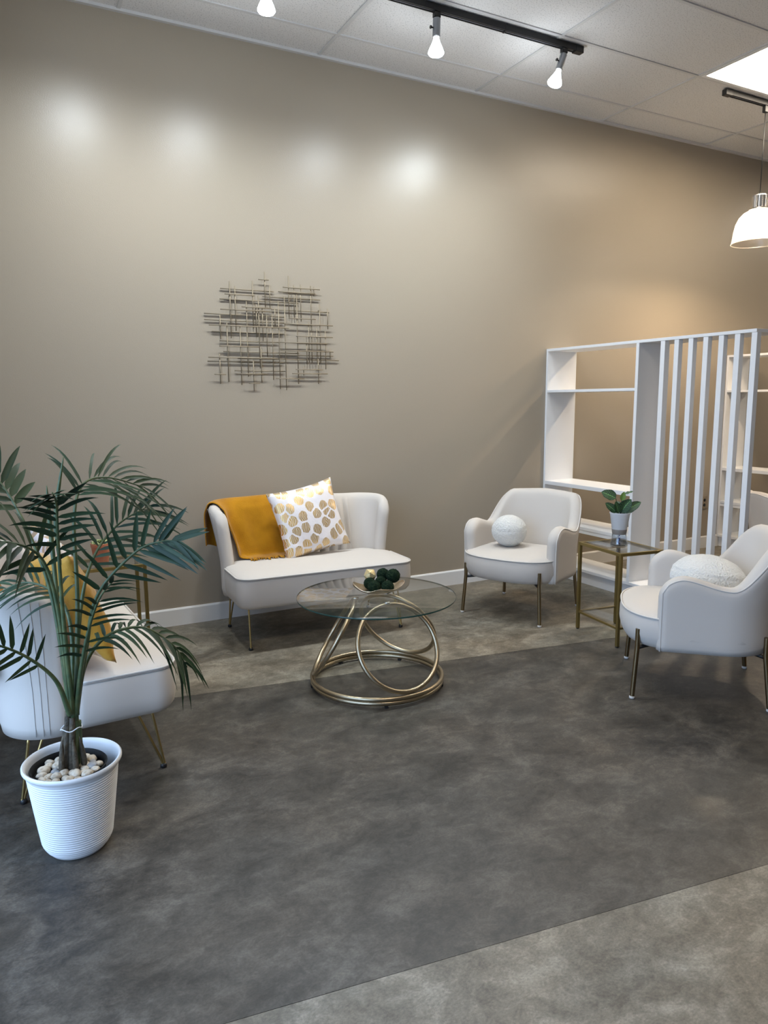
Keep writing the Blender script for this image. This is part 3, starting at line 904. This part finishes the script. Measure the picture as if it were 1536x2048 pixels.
# ------------------------------------------------------------------ side tables
def side_table(label, loc, rz, lx, ly, H=.557):
    t = thing('side_table', label, 'side table', loc, rz, 'gold framed glass side tables')
    hx, hy, r = lx / 2, ly / 2, .0095
    for sx in (-1, 1):
        for sy in (-1, 1):
            x, y = sx * (hx - r), sy * (hy - r)
            l = ob('leg', box(x - r, x + r, y - r, y + r, .006, H), GOLD, t, smooth=False, bevel=.002)
            ob('foot', lathe([(.007, 0), (.009, .001), (.009, .006)], 10), BLACK, l).location = (x, y, 0)
    for zz, rr, nm in ((H - .009, .009, 'top_rail'), (.112, .006, 'lower_rail')):
        for sy in (-1, 1):
            y = sy * (hy - r); ob(nm, box(-hx + 2 * r, hx - 2 * r, y - rr, y + rr, zz - rr, zz + rr), GOLD, t, smooth=False, bevel=.0015)
        for sx in (-1, 1):
            x = sx * (hx - r); ob(nm, box(x - rr, x + rr, -hy + 2 * r, hy - 2 * r, zz - rr, zz + rr), GOLD, t, smooth=False, bevel=.0015)
    ob('glass_top', box(-hx + 2 * r, hx - 2 * r, -hy + 2 * r, hy - 2 * r, H - .006, H - .0005), GLASS, t, smooth=False)
    ob('glass_shelf', box(-hx + 2 * r, hx - 2 * r, -hy + 2 * r, hy - 2 * r, .114, .119), GLASS, t, smooth=False)
    return t
side_table('gold framed glass side table between the two armchairs', (3.267, -1.531, 0), R(-7.6), .306, .403)
side_table('gold framed glass side table in the corner behind the palm', (.479, -.465, 0), R(0), .40, .29)

# ------------------------------------------------------------------ prayer plant
PP = Vector((3.243, -1.545, .557))
t = thing('potted_prayer_plant', 'prayer plant in a white self-watering pot on the glass side table', 'potted plant', PP)
ob('glass_cup', lathe([(.046, .001), (.051, .006), (.051, .020), (.044, .050), (.040, .082), (.038, .082), (.041, .050), (.047, .022), (.046, .010), (.002, .008)], 40), WATERG, t)
ob('water', lathe([(.001, .0095), (.043, .0095), (.044, .022), (.041, .044), (.001, .044)], 32), WATERG, t)
ob('wick', tube([(0, 0, .08), (.002, 0, .05), (-.003, .002, .024), (.014, .004, .012)], .0035, 8), WICK, t)
pt = ob('pot', lathe([(.001, .076), (.038, .076), (.040, .078), (.057, .196), (.060, .200), (.060, .207), (.056, .207), (.053, .190), (.001, .188)], 48), POTW, t, angle=40)
ob('band', lathe([(.0402, .077), (.0405, .078), (.0445, .106), (.0442, .107)], 48, cap=False), TAUPEB, pt)
ob('soil', lathe([(.001, .193), (.054, .192)], 24), SOIL, t)
def broad_leaf(L_, W_, curl, fold):
    V, F, UV = [], [], []
    n, m = 10, 6
    for i in range(n + 1):
        tt = i / n
        wd = W_ / 2 * (math.sin(PI * min(1, tt ** .8)) ** .62 if 0 < tt < 1 else 0) + .0004
        for j in range(m + 1):
            s_ = 2 * j / m - 1
            V.append((wd * s_, L_ * tt, fold * abs(s_) * wd - curl * L_ * tt * tt + .002 * math.sin(tt * 16) * abs(s_)))
            UV.append((j / m, tt))
    for i in range(n):
        for j in range(m):
            a = i * (m + 1) + j
            F.append((a, a + 1, a + m + 2, a + m + 1))
    return V, F, UV
def put_leaf(parent, tip_base, direction, normal, L_, W_, curl, m_, name='leaf'):
    V, F, UV = broad_leaf(L_, W_, curl, .25)
    o = ob(name, (V, F), m_, parent)
    uvl = o.data.uv_layers.new(name='uv')
    for lp in o.data.loops: uvl.data[lp.index].uv = UV[lp.vertex_index]
    d = Vector(direction).normalized(); nn = Vector(normal); nn = (nn - d * nn.dot(d)).normalized(); xx = d.cross(nn)
    mm = Matrix((xx, d, nn)).transposed().to_4x4(); mm.translation = Vector(tip_base)
    o.matrix_local = mm
    return o
cx, cy = Vector((.80, -.60, 0)), Vector((.60, .80, 0))      # right / away as seen from the seating area
def W3(a, b, c): return cx * a + cy * b + Vector((0, 0, c))
leaves = [((-.028, 0, .290), (-.85, .1, .45), (.2, -.9, .5), .090, .068, .15, PRAY),
          ((.022, .015, .310), (.75, .2, .35), (-.2, -.3, .9), .060, .028, .1, PRAY),
          ((.008, .01, .275), (.25, .1, 1), (.1, -1, .1), .055, .032, 0, NEWL),
          ((.0, -.01, .210), (.50, -.35, .8), (-.2, -1, .2), .095, .070, .25, PRAY),
          ((.02, .0, .205), (.9, -.1, .75), (-.3, -.9, .5), .115, .062, .25, PRAY),
          ((-.02, .0, .205), (-.75, .0, .75), (.3, -.9, .3), .085, .050, .2, PRAY),
          ((-.012, -.02, .205), (-.25, -.3, .9), (.3, -.9, .3), .075, .042, .1, PRAY),
          ((.02, .01, .205), (1, .15, .45), (-.3, -.6, .8), .100, .036, .1, PRAY),
          ((.01, -.01, .205), (.3, -.3, .9), (.2, -1, .3), .085, .055, .2, PRAY),
          ((.0, .02, .205), (-.1, .6, .8), (0, -.8, .5), .085, .050, .2, PRAY)]
for a, d, n_, l_, w_, c_, m_ in leaves:
    lf = put_leaf(t, W3(*a), W3(*d), W3(*n_), l_, w_, c_, m_)
    if a[2] > .24:
        ob('stalk', tube(spline([W3(a[0] * .3, a[1], .195), W3(a[0] * .6, a[1], (a[2] + .195) / 2), W3(*a)], 8), .0022, 6), PRAYS, t)

# ------------------------------------------------------------------ small succulent on the corner table
t = thing('potted_succulent', 'small variegated plant in a terracotta pot on the corner side table', 'potted plant', (.462, -.500, .557))
ob('pot', lathe([(.001, 0), (.034, 0), (.036, .003), (.048, .098), (.051, .100), (.051, .118), (.046, .118), (.043, .100), (.001, .098)], 36), TERRA, t, angle=40)
ob('soil', lathe([(.001, .106), (.044, .104)], 20), SOIL, t)
rnd = random.Random(4); cl = []
for k in range(70):
    a, rr = rnd.uniform(0, 2 * PI), .046 * math.sqrt(rnd.random())
    bm = bmesh.new(); bmesh.ops.create_icosphere(bm, subdivisions=1, radius=rnd.uniform(.006, .011))
    vv = [v.co.copy() for v in bm.verts]; ff = [[v.index for v in f.verts] for f in bm.faces]; bm.free()
    mm = Matrix.Translation((rr * math.cos(a), rr * math.sin(a), .112 + rnd.uniform(0, .030) * (1 - rr / .07))) @ Matrix.Rotation(rnd.uniform(0, 6), 4, 'Z') @ Matrix.Diagonal((1.3, .8, .7, 1))
    cl.append(([mm @ p for p in vv], ff))
o = ob('foliage', join(*cl), SUCC, t); o['kind'] = 'stuff'

# ------------------------------------------------------------------ wall art
HRD = [(1.565, 1.635, 2.202, 1), (1.319, 1.671, 2.133, 0), (1.341, 1.537, 2.099, 1), (1.313, 1.839, 2.069, 0), (1.73, 1.99, 2.164, 1), (1.697, 1.956, 2.135, 1), (1.593, 1.997, 2.099, 0), (1.449, 1.647, 2.026, 1), (1.65, 2.06, 2.021, 0), (1.311, 1.639, 2.005, 1), (1.21, 1.738, 1.976, 0), (1.209, 1.737, 1.938, 0), (1.764, 1.956, 1.97, 1), (1.234, 1.765, 1.905, 1), (1.734, 2.081, 1.933, 1), (1.255, 1.731, 1.868, 0), (1.302, 1.701, 1.812, 0), (1.815, 2.079, 1.856, 1), (1.698, 2.036, 1.813, 1), (1.295, 1.558, 1.778, 1), (1.323, 1.838, 1.745, 0), (1.703, 2.082, 1.76, 1), (1.684, 2.085, 1.732, 0), (1.222, 1.68, 1.707, 1), (1.416, 2.128, 1.704, 0), (1.22, 1.726, 1.683, 0), (1.392, 1.735, 1.627, 0), (1.257, 1.331, 1.602, 1), (1.399, 1.605, 1.606, 1), (1.48, 1.553, 1.547, 1), (1.806, 2.002, 1.639, 1), (1.779, 2.036, 1.613, 1), (1.665, 1.864, 1.579, 1)]
VRD = [(1.377, 1.829, 2.178), (1.41, 1.876, 2.152), (1.526, 1.893, 2.191), (1.609, 2.028, 2.252), (1.64, 2.023, 2.173), (1.77, 1.97, 2.237), (1.807, 1.971, 2.184), (1.854, 1.953, 2.19), (1.926, 1.882, 2.185), (1.949, 2.119, 2.18), (1.988, 1.684, 2.071), (2.045, 1.91, 2.045), (1.308, 1.821, 1.971), (1.482, 1.735, 2.063), (1.35, 1.555, 1.925), (1.435, 1.536, 1.909), (1.546, 1.841, 2.047), (1.562, 1.643, 2.1), (1.587, 1.816, 2.03), (1.614, 1.718, 1.989), (1.651, 1.57, 1.99), (1.696, 1.51, 2.078), (1.739, 1.503, 2.107), (1.825, 1.544, 2.139), (1.906, 1.683, 1.955), (1.926, 1.683, 1.922), (1.964, 1.677, 1.91), (2.026, 1.643, 1.899), (1.889, 1.675, 1.809), (2.059, 1.717, 1.783), (1.296, 1.542, 1.73), (1.516, 1.496, 1.696), (1.57, 1.55, 1.766), (1.481, 1.589, 1.872), (1.864, 1.6, 1.661), (1.97, 1.545, 1.711), (1.672, 1.912, 2.031)]
ART = mat('art_brass', (.27, .22, .15), .5, metal=.5)
t = thing('wall_art', 'abstract wall sculpture of crossed thin brass rods on the taupe wall', 'wall art', (1.67, -.0005, 1.86))
for x0, x1, z, l in HRD:
    y = -.024 if l else -.0105
    ob('rod', tube([(x0 - 1.67, y, z - 1.86), (x1 - 1.67, y, z - 1.86)], .0034, 8), ART, t)
for x, z0, z1 in VRD:
    ob('rod', tube([(x - 1.67, -.0172, z0 - 1.86), (x - 1.67, -.0172, z1 - 1.86)], .0030, 8), ART, t)
for x, z in [(1.377, 2.09), (1.988, 2.03), (1.35, 1.70), (1.97, 1.64)]:
    ob('standoff', tube([(x - 1.67, -.016, z - 1.86), (x - 1.67, 0, z - 1.86)], .004, 8), ART, t)

# ------------------------------------------------------------------ palm
PT = Vector((.140, -2.247, 0))
t = thing('potted_palm', 'tall potted palm with slender fronds in a ribbed white pot', 'potted plant', PT)
RIM, HP = .150, .300
def pr_out(z):
    if z < .05: return .085 + .024 * math.sin(PI / 2 * z / .05)
    return .109 + (RIM - .009 - .109) * ((z - .05) / (HP - .05)) ** .95
prof = [(.001, 0), (.080, 0)]
nr = 204
for i in range(1, nr + 1):
    z = .272 * i / nr
    prof.append((pr_out(z) + (.0013 * math.cos(2 * PI * z / .0080) if z > .012 else 0), z))
prof += [(pr_out(.276), .276), (RIM - .004, .284), (RIM, .290), (RIM, .297), (RIM - .004, .301), (RIM - .010, .298), (RIM - .013, .285), (RIM - .022, .20), (.1, .06), (.001, .055)]
ob('pot', lathe(prof, 96), POTW, t, angle=60)
LC = Vector((-.012, -.008, 0))
li = ob('liner', lathe([(.085, .06), (.112, .280), (.116, .284), (.113, .286), (.108, .280), (.106, .258), (.001, .256)], 64), LINER, t, angle=50); li.location = LC
ob('soil', lathe([(.001, .262), (.106, .2575)], 40), SOIL, t).location = LC
FROND = {
'F1': ([(0.156, -2.25, 0.428), (0.203, -2.254, 0.654), (0.246, -2.28, 0.834), (0.357, -2.332, 0.967), (0.430, -2.376, 1.002), (0.476, -2.405, 1.003)], (.1, -1, .25), .150, .0165, .10, .42, 26, .1),
'F2': ([(0.16, -2.251, 0.444), (0.2, -2.224, 0.595), (0.275, -2.204, 0.674), (0.389, -2.188, 0.68), (0.485, -2.186, 0.602), (0.53, -2.188, 0.515)], (0, -.6, 1), .115, .0135, .75, .34, 30, .3),
'F3': ([(0.153, -2.25, 0.429), (0.143, -2.29, 0.755), (0.14, -2.349, 1.001), (0.139, -2.419, 1.143), (0.126, -2.499, 1.188)], (0, -1, -.4), .125, .017, .25, .48, 26, .1),
'F4': ([(0.146, -2.25, 0.447), (0.12, -2.228, 0.822), (0.067, -2.188, 1.042), (0.004, -2.13, 1.187), (-0.071, -2.106, 1.266)], (.5, -1, .3), .150, .022, .20, .60, 20, .0),
'F5': ([(0.162, -2.251, 0.444), (0.193, -2.203, 0.806), (0.204, -2.154, 1.057), (0.242, -2.099, 1.162), (0.326, -2.052, 1.178), (0.455, -2.002, 1.131)], (.2, -.8, .7), .21, .011, .35, .50, 30, .2),
'F6': ([(0.146, -2.25, 0.447), (0.132, -2.279, 0.786), (0.096, -2.328, 0.971), (0.015, -2.389, 1.042), (-0.069, -2.457, 1.048)], (-.3, -.7, .8), .17, .017, .35, .44, 26, .1),
'F7': ([(0.142, -2.27, 0.456), (0.108, -2.308, 0.588), (0.041, -2.348, 0.683), (-0.032, -2.393, 0.749), (-0.08, -2.428, 0.771)], (.1, -1, .2), .105, .014, .05, .42, 18, .1),
'F8': ([(0.153, -2.22, 0.434), (0.17, -2.171, 0.702), (0.137, -2.109, 0.808), (0.051, -2.048, 0.847), (-0.054, -2.004, 0.8)], (-.2, -.6, 1), .16, .010, .55, .42, 24, .2),
'F9': ([(0.16, -2.251, 0.444), (0.185, -2.283, 0.617), (0.214, -2.316, 0.751), (0.244, -2.36, 0.845), (0.281, -2.406, 0.905)], (.3, -1, .1), .120, .012, .30, .30, 26, .2),
'F11': ([(0.16, -2.211, 0.428), (0.201, -2.154, 0.743), (0.257, -2.091, 0.908), (0.352, -2.027, 1.009), (0.471, -1.987, 1.065)], (.1, -.8, .7), .19, .012, .35, .45, 26, .1),
}
def leaflet(base, d, nrm, L_, W_, droop, rnd):
    d = d.normalized(); side = d.cross(nrm).normalized()
    n = 7; V, F = [], []
    for i in range(n + 1):
        u = i / n
        wd = W_ / 2 * min(1, (u / .12) ** .6 if u > 0 else .12) * (1 - max(0, (u - .45) / .55) ** 1.7)
        c = base + d * (L_ * u) + Vector((0, 0, -1)) * (droop * L_ * u ** 2.2)
        up_ = nrm * (wd * .35)
        V += [c - side * wd + up_, c, c + side * wd + up_]
    for i in range(n):
        a = 3 * i
        F += [(a, a + 1, a + 4, a + 3), (a + 1, a + 2, a + 5, a + 4)]
    return V, F
for fi, (key, (pts, nrm, LL, WW, droop, t0, npair, jit)) in enumerate(FROND.items()):
    rnd = random.Random(fi * 13 + 5)
    P = [p - PT for p in spline(pts, 60)]
    rad = [.0085 * (1 - .86 * (i / 60) ** .7) + .0008 for i in range(61)]
    fr = ob('frond', tube(P, rad, 8), STEM, t)
    N0 = Vector(nrm).normalized()
    for k in range(npair):
        if rnd.random() < .10: continue
        sd = 1 if k % 2 else -1
        u = t0 + (1 - t0) * (k // 2 + .5 * (k % 2)) / (npair / 2)
        u = min(u, .995)
        i = min(59, int(u * 60)); f = u * 60 - i
        b_ = P[i].lerp(P[i + 1], f); tg = (P[min(60, i + 2)] - P[max(0, i - 1)]).normalized()
        nn = (N0 - tg * N0.dot(tg)).normalized()
        side = tg.cross(nn).normalized()
        v = (u - t0) / (1 - t0)
        ln = LL * (.62 + .55 * math.sin(PI * min(1, .15 + v * .8))) * rnd.uniform(.88, 1.08)
        ang = R(62 - 38 * v + rnd.uniform(-9, 9))
        d = tg * math.cos(ang) + side * sd * math.sin(ang) + nn * (.16 + rnd.uniform(-.20, .20))
        dn = (nn - d.normalized() * nn.dot(d.normalized())).normalized()
        ob('leaflet', leaflet(b_, d, dn, ln, WW * rnd.uniform(.85, 1.1), droop * rnd.uniform(.6, 1.25), rnd), PALM, fr)
for pts in ([(0.146, -2.27, 0.939), (0.145, -2.27, 1.094), (0.177, -2.282, 1.271)], [(0.133, -2.249, 0.80), (0.129, -2.229, 1.06), (0.128, -2.229, 1.18)]):
    P = [p - PT for p in spline(pts, 20)]
    ob('spear_leaf', tube(P, [.0065 * math.sin(PI * (.18 + .80 * i / 20)) ** .8 + .0006 for i in range(21)], 8), STEM, t)
# clustered stem bases with dry sheaths and a tie
rnd = random.Random(3)
for k, (dx, dy, top, r_) in enumerate([(-.012, .0, .46, .013), (.012, .002, .47, .015), (.0, -.012, .44, .012), (.022, .01, .42, .011), (-.022, .008, .40, .011), (.006, .018, .43, .012)]):
    ob('stem', tube(spline([(dx * 1.3 - .004, dy * 1.3, .258), (dx * 1.2, dy, .33), (dx * .9 + .008, dy * .8 - .002, top)], 12), [r_ * (.92 - .22 * i / 12) for i in range(13)], 10), TRUNK if k % 2 == 0 else STEM, t)
for k, (dx, dy, a) in enumerate([(-.030, -.018, .2), (.006, -.026, -.1), (.030, -.012, -.3), (-.016, .02, .2), (.026, .018, -.2)]):
    P = spline([(dx * 1.1, dy * 1.1, .256), (dx * 1.1, dy * 1.1, .30), (dx * .95, dy * .95, .345), (dx * .85, dy * .9, .372)], 10)
    ob('dry_sheath', tube(P, [.0088 * (1 - (i / 10) ** 2) + .0012 for i in range(11)], 8), TRUNK, t)
ob('tie', tube([(.004 + .032 * math.cos(a * PI / 12), .026 * math.sin(a * PI / 12) - .002, .405 + .004 * math.sin(a)) for a in range(24)], .0016, 6, close=True), POTW, t)

# pebbles on the soil
rnd = random.Random(11)
placed = []
tries = 0
while len(placed) < 46 and tries < 20000:
    tries += 1
    a, rr = rnd.uniform(0, 2 * PI), .100 * math.sqrt(rnd.random())
    x, y = rr * math.cos(a), rr * math.sin(a)
    if x * x + y * y < .030 ** 2: continue
    sz = rnd.uniform(.0115, .0175)
    if rr + sz > .103: continue
    if any((x - q[0]) ** 2 + (y - q[1]) ** 2 < (.80 * (sz + q[2])) ** 2 for q in placed): continue
    placed.append((x, y, sz))
bm = bmesh.new(); bmesh.ops.create_icosphere(bm, subdivisions=3, radius=1)
base_v = [v.co.copy() for v in bm.verts]; base_f = [[v.index for v in f.verts] for f in bm.faces]; bm.free()
pm = []
for k in range(6):
    o_ = bpy.data.meshes.new('pebble')
    o_.from_pydata([p * (1 + .12 * noise.noise(p * 1.3 + Vector((k * 5, 0, 0)))) for p in base_v], [], base_f)
    for q in o_.polygons: q.use_smooth = True
    o_.materials.append(PEBG if k == 5 else PEB); pm.append(o_)
for k, (x, y, sz) in enumerate(placed):
    kind = 5 if k % 9 == 4 else k % 5
    o = bpy.data.objects.new('pebble', pm[kind]); C.objects.link(o)
    o.location = PT + LC + Vector((x, y, .2600 + sz * .62 + rnd.uniform(0, .005))); o.rotation_euler = (rnd.uniform(-.25, .25), rnd.uniform(-.25, .25), rnd.uniform(0, 6))
    o.scale = (sz * rnd.uniform(1.1, 1.45), sz, sz * .72)
    lab = 'smooth grey river pebble among the pale ones in the big palm pot' if kind == 5 else 'smooth pale river pebble covering the soil of the big palm pot'
    tag(o, lab, 'pebble', 'grey pebbles in the palm pot' if kind == 5 else 'pale pebbles in the palm pot')
